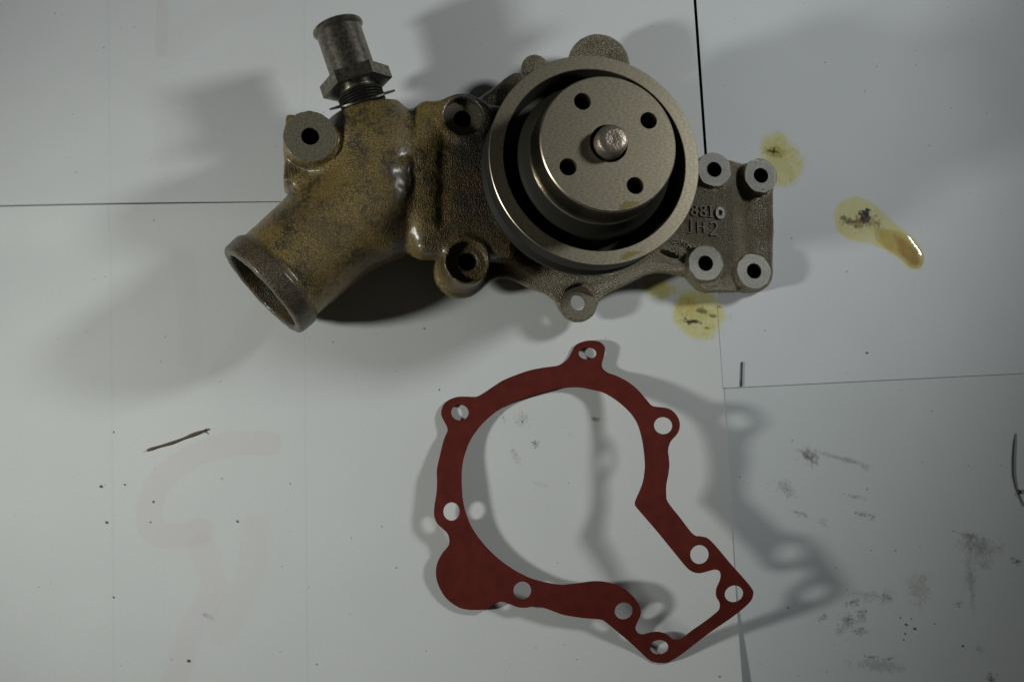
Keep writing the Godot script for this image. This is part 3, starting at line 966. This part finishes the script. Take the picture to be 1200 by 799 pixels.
func washer(r_in: float, r_out: float, lo: float, hi: float, ragged := 0.0) -> ArrayMesh:
	var rim := PackedVector2Array()
	for i in 64:
		rim.append(Vector2.from_angle(TAU * i / 64) * (r_out + ragged * lumps.get_noise_2d(cos(TAU * i / 64) * 12.0 + r_out * 7.0, sin(TAU * i / 64) * 12.0)))
	return slab([rim, circle(Vector2.ZERO, r_in, 40)], 2.6, func(_q): return hi, func(_q): return lo)


func pump() -> void:
	var t := thing("water_pump", "oily cast iron water pump with steel pulley and brown elbow outlet", "water pump", PUMP_AT * MM)
	t.basis = Basis(PUMP_X, PUMP_Y, PUMP_Z)
	put("pump_body", casting_mesh(), null, t)
	# machined rings on the bolt bosses
	var ring := washer(4.2, 9.35, 10.7, 11.14, 0.5)
	for c: Vector2 in BRACKET:
		var o := put("boss_face", ring, M.face, t)
		o.position = Vector3(c.x, 0, c.y) * MM
		o.rotation.y = c.x
	var o := put("boss_face", washer(4.35, 12.4, 31.7, 32.12, 0.3), M.oily, t)
	o.position = Vector3(-135.1, 0, -11.2) * MM
	o.set_meta("label", "oil-stained face of the boss beside the elbow")
	o = put("boss_face", washer(4.45, 9.6, 25.1, 25.6), M.oily, t)
	o.position = Vector3(-60.3, 0, -27.4) * MM
	o = put("boss_face", washer(4.35, 9.3, 5.1, 5.55, 0.5), M.oily, t)
	o.position = Vector3(4.4, 0, 60.2) * MM
	# pulley: rim with its belt groove, hub cup, drilled face
	var rim := put("pulley", lathe(PackedVector2Array([Vector2(12, 31.0), Vector2(12, 30.5), Vector2(40, 30.8), Vector2(50.5, 33.2), Vector2(52, 33.6), Vector2(52, 36.4), Vector2(51.4, 37), Vector2(46.6, 40.2), Vector2(46.6, 43.2), Vector2(51.3, 46.4), Vector2(52, 47), Vector2(52, 57.7)]), 128), M.paint, t)
	for y in [33.5, 46.6]:
		put("groove_edge", lathe(PackedVector2Array([Vector2(51.6, y - 0.25), Vector2(52.03, y + 0.1), Vector2(52.03, y + 0.45)]), 128), M.dark, rim)
	put("rim_face", lathe(PackedVector2Array([Vector2(52, 57.7), Vector2(51.7, 58), Vector2(45.3, 58.0), Vector2(45.0, 57.7)]), 128), M.steel, rim)
	put("rim_recess", lathe(PackedVector2Array([Vector2(45.0, 57.7), Vector2(44.8, 56), Vector2(44.4, 40), Vector2(43.6, 37.6), Vector2(41.0, 36.6), Vector2(37.0, 36.6), Vector2(37.0, 37)]), 128), M.recess, rim)
	put("hub", lathe(PackedVector2Array([Vector2(38.2, 36.8), Vector2(38.5, 54.2), Vector2(38.2, 54.9), Vector2(37.0, 56.0), Vector2(35.8, 58.4), Vector2(34.8, 61.5), Vector2(34.1, 65.2)]), 128), M.paint, rim)
	put("hub_edge", lathe(PackedVector2Array([Vector2(38.52, 53.9), Vector2(38.55, 54.3), Vector2(38.2, 54.95)]), 128), M.dark_steel, rim)
	put("hub_flank", lathe(PackedVector2Array([Vector2(34.1, 65.2), Vector2(33.5, 66.4), Vector2(33.0, 70), Vector2(32.6, 75), Vector2(32.3, 79.6)]), 128), M.dark_steel, rim)
	var loops := [circle(Vector2.ZERO, 31.7, 128), circle(Vector2.ZERO, 9.0, 48)]
	for k in 4:
		loops.append(circle(Vector2(-12.3, -19.2).rotated(PI / 2 * k), 4.05, 32))
	put("hub_face", slab(loops, 3.2, func(_q): return 81.0, func(_q): return 75.0), M.steel, rim)
	put("hub_edge", lathe(PackedVector2Array([Vector2(32.3, 79.6), Vector2(32.25, 80.5), Vector2(31.7, 81.0)]), 128), M.steel, rim)
	put("hub_floor", lathe(PackedVector2Array([Vector2(32.0, 62.0), Vector2(8.0, 62.0)]), 64), M.black, rim)
	# old oil on the metal
	for s in [[Vector2(9, 28.5), Vector2(4.5, 1.5), -0.35, 81.0], [Vector2(16.4, 46.2), Vector2(5.0, 1.3), -0.38, 57.9]]:
		var l := PackedVector2Array()
		for i in 36:
			var v := Vector2(cos(TAU * i / 36) * s[1].x, sin(TAU * i / 36) * s[1].y) * (1.0 + 0.35 * sin(i * 0.9) * sin(i * 0.37 + 1.0))
			l.append(s[0] + v.rotated(s[2]))
		var top: float = s[3] + 0.22
		put("oil_smear", slab([l], 1.2, func(_q): return top, func(_q): return top - 0.4), M.smear, rim)
	# shaft end, chisel-marked and slightly domed
	o = put("shaft", lathe(PackedVector2Array([Vector2(7.3, 55), Vector2(7.3, 85.4), Vector2(6.9, 86.5), Vector2(6.0, 87.2), Vector2(4.0, 87.6), Vector2(2.0, 87.5), Vector2(0.01, 87.3)]), 64), M.shaft, t)
	o.position = Vector3(0.2, 0, 0.0) * MM
	# cast lettering
	var lines := [["8", 67.3, 8.6, 6.2], ["8", 72.3, 8.8, 6.2], ["I", 76.7, 8.8, 6.6], ["J", 65.4, 17.0, 6.0], ["H", 70.9, 17.6, 6.0], ["2", 78.4, 18.2, 7.8]]
	var font := SystemFont.new()
	font.font_names = PackedStringArray(["Droid Sans"])
	for c in lines:
		var tm := TextMesh.new()
		tm.text = c[0]
		tm.font = font
		tm.font_size = 64
		tm.pixel_size = c[3] * MM / 46.0
		tm.depth = 1.2 * MM
		tm.curve_step = 1.0
		var ch := put("raised_letter", tm, M.letter, t)
		ch.basis = Basis(Vector3.RIGHT, -PI / 2)
		ch.position = Vector3(c[1], 8.75, c[2]) * MM
	var zero := PackedVector2Array()
	var hole := PackedVector2Array()
	for i in 36:
		zero.append(Vector2(cos(TAU * i / 36) * 2.6, sin(TAU * i / 36) * 3.4))
		hole.append(Vector2(cos(TAU * i / 36) * 1.15, sin(TAU * i / 36) * 1.7))
	o = put("raised_letter", slab([zero, hole], 1.5, func(_q): return 9.7, func(_q): return 8.0), M.face, t)
	o.position = Vector3(81.9, 0, 9.2) * MM
	hose_fitting(t)


func hose_fitting(t: Node3D) -> void:
	# turned so that its own y runs outwards along the neck
	var d := (NECK_B - NECK_A).normalized()
	var side := d.cross(Vector3.UP).normalized()
	var f := put("hose_fitting", lathe(PackedVector2Array([Vector2(9.2, 4.0), Vector2(9.2, 44), Vector2(10.6, 45.2), Vector2(12.2, 45.2), Vector2(13.0, 44.4), Vector2(13.1, 43.2), Vector2(12.4, 42.2), Vector2(11.7, 41.6), Vector2(11.7, 18.2), Vector2(11.0, 17.8)]), 64), M.pewter, t)
	f.basis = Basis(side, d, side.cross(d))
	f.position = (NECK_B + d * 4.0) * MM
	# hexagon with chamfered corners
	var st := SurfaceTool.new()
	st.begin(Mesh.PRIMITIVE_TRIANGLES)
	st.set_smooth_group(-1)
	var rows := [[10.2, 16.4], [10.9, 18.3], [17.2, 18.3], [17.8, 16.6], [17.8, 10.0]]
	rows.insert(0, [10.2, 9.0])
	for i in rows.size() - 1:
		for k in 6:
			var a0 := TAU * k / 6 + 0.13
			var a1 := TAU * (k + 1) / 6 + 0.13
			var q := []
			for c in [[i, a0], [i, a1], [i + 1, a1], [i + 1, a0]]:
				q.append(Vector3(cos(c[1]) * rows[c[0]][1], rows[c[0]][0], sin(c[1]) * rows[c[0]][1]) * MM)
			for j in [0, 1, 2, 0, 2, 3]:
				st.add_vertex(q[j])
	st.generate_normals()
	put("hex_nut", st.commit(), M.pewter, f)
	# thread
	var prof := PackedVector2Array([Vector2(9.4, -5.5)])
	for i in 8:
		prof.append_array(PackedVector2Array([Vector2(10.6, -5.0 + i * 1.55), Vector2(11.7, -4.45 + i * 1.55), Vector2(11.7, -4.15 + i * 1.55)]))
	prof.append_array(PackedVector2Array([Vector2(10.4, 8.0), Vector2(10.4, 8.8)]))
	put("thread", lathe(prof, 64), M.dark, f)
	var w := put("sealing_washer", washer(10.9, 17.3, 3.6, 4.5), M.dark, f)
	w.rotation = Vector3(0.36, 0, 0.03)


# ------------------------------------------------------------------ small things on the paper
func small_things() -> void:
	var path := PackedVector3Array()
	var rad := PackedFloat32Array()
	for i in 15:
		var t := i / 14.0
		path.append(Vector3(lerpf(-183.9, -154.8, t) , 0.95, lerpf(59.1, 48.2, t) + 0.5 * sin(t * 3.1) - 0.12 * sin(t * 11.0)))
		rad.append(0.72 + 0.12 * sin(t * 17.0 + 1.0) + (0.14 if i > 9 and i < 13 else 0.0) - (0.22 if i == 0 else 0.0))
	var twig := put("twig", rod(path, rad), M.straw)
	tag(twig, "short brown dry twig lying alone on the left paper sheet", "twig")
	var e := path[13]
	put("frayed_end", rod(PackedVector3Array([e, e + Vector3(1.6, -0.3, 0.5), e + Vector3(3.0, -0.45, 1.4)]), PackedFloat32Array([0.3, 0.2, 0.1]), 6), M.straw, twig)
	var pin := put("metal_pin", rod(PackedVector3Array([Vector3(124.0, 1.05, 9.5), Vector3(123.0, 1.05, 22.7)]), PackedFloat32Array([0.42, 0.5]), 10), M.pin)
	tag(pin, "thin dark metal pin lying beside the corner of the right sheets", "pin")
	# a curved scrap of dark fibre near the right edge, with a crumb stuck to it
	var fp := pairs(PackedFloat32Array([275.3, 46.4, 274.0, 51.7, 272.5, 60.5, 271.9, 68.8, 272.7, 75.5, 273.9, 79.6, 276.1, 85.7]))
	path = PackedVector3Array()
	rad = PackedFloat32Array()
	for i in fp.size():
		path.append(Vector3(fp[i].x, 0.42, fp[i].y))
		rad.append([0.12, 0.42, 0.5, 0.45, 0.32, 0.25, 0.15][mini(i, 6)])
	var fibre := put("fibre_scrap", rod(path, rad, 7), M.straw_dark)
	tag(fibre, "curved dark fibre with a black crumb at the right edge", "fibre")
	var crumb := SphereMesh.new()
	crumb.radius = 1.25 * MM
	crumb.height = 2.0 * MM
	crumb.radial_segments = 10
	crumb.rings = 6
	var c := put("crumb", crumb, M.black, fibre)
	c.position = Vector3(274.4, 1.1, 78.0) * MM
	# the thick drop of old oil
	var drop := smooth_loop(pairs(PackedFloat32Array([203.5, -66.8, 210.2, -67.0, 216.9, -66.1, 221.9, -63.6, 225.7, -59.6, 229.5, -54.9, 230.5, -50.5, 228.8, -46.1, 226.1, -44.5, 222.1, -45.2, 217.9, -49.1, 213.0, -53.0, 207.3, -56.6, 203.1, -60.9])), 0.8)
	var tip := Vector2(227.2, -49.0)
	var mesh := slab([drop], 0.9, func(q): return 0.75 + drop_height(q, drop, tip), func(_q): return 0.73)
	var oil := put("oil_drop", mesh, M.oil)
	tag(oil, "thick amber oil drop at the end of the stain right of the pump", "oil drop")


func drop_height(q: Vector2, loop: PackedVector2Array, tip: Vector2) -> float:
	var near := INF
	for i in loop.size():
		near = minf(near, q.distance_to(Geometry2D.get_closest_point_to_segment(q, loop[i], loop[(i + 1) % loop.size()])))
	var k := clampf(1.0 - q.distance_to(tip) / 26.0, 0.12, 1.0)
	return sqrt(clampf(near / 4.0, 0.0, 1.0)) * 0.7 * k
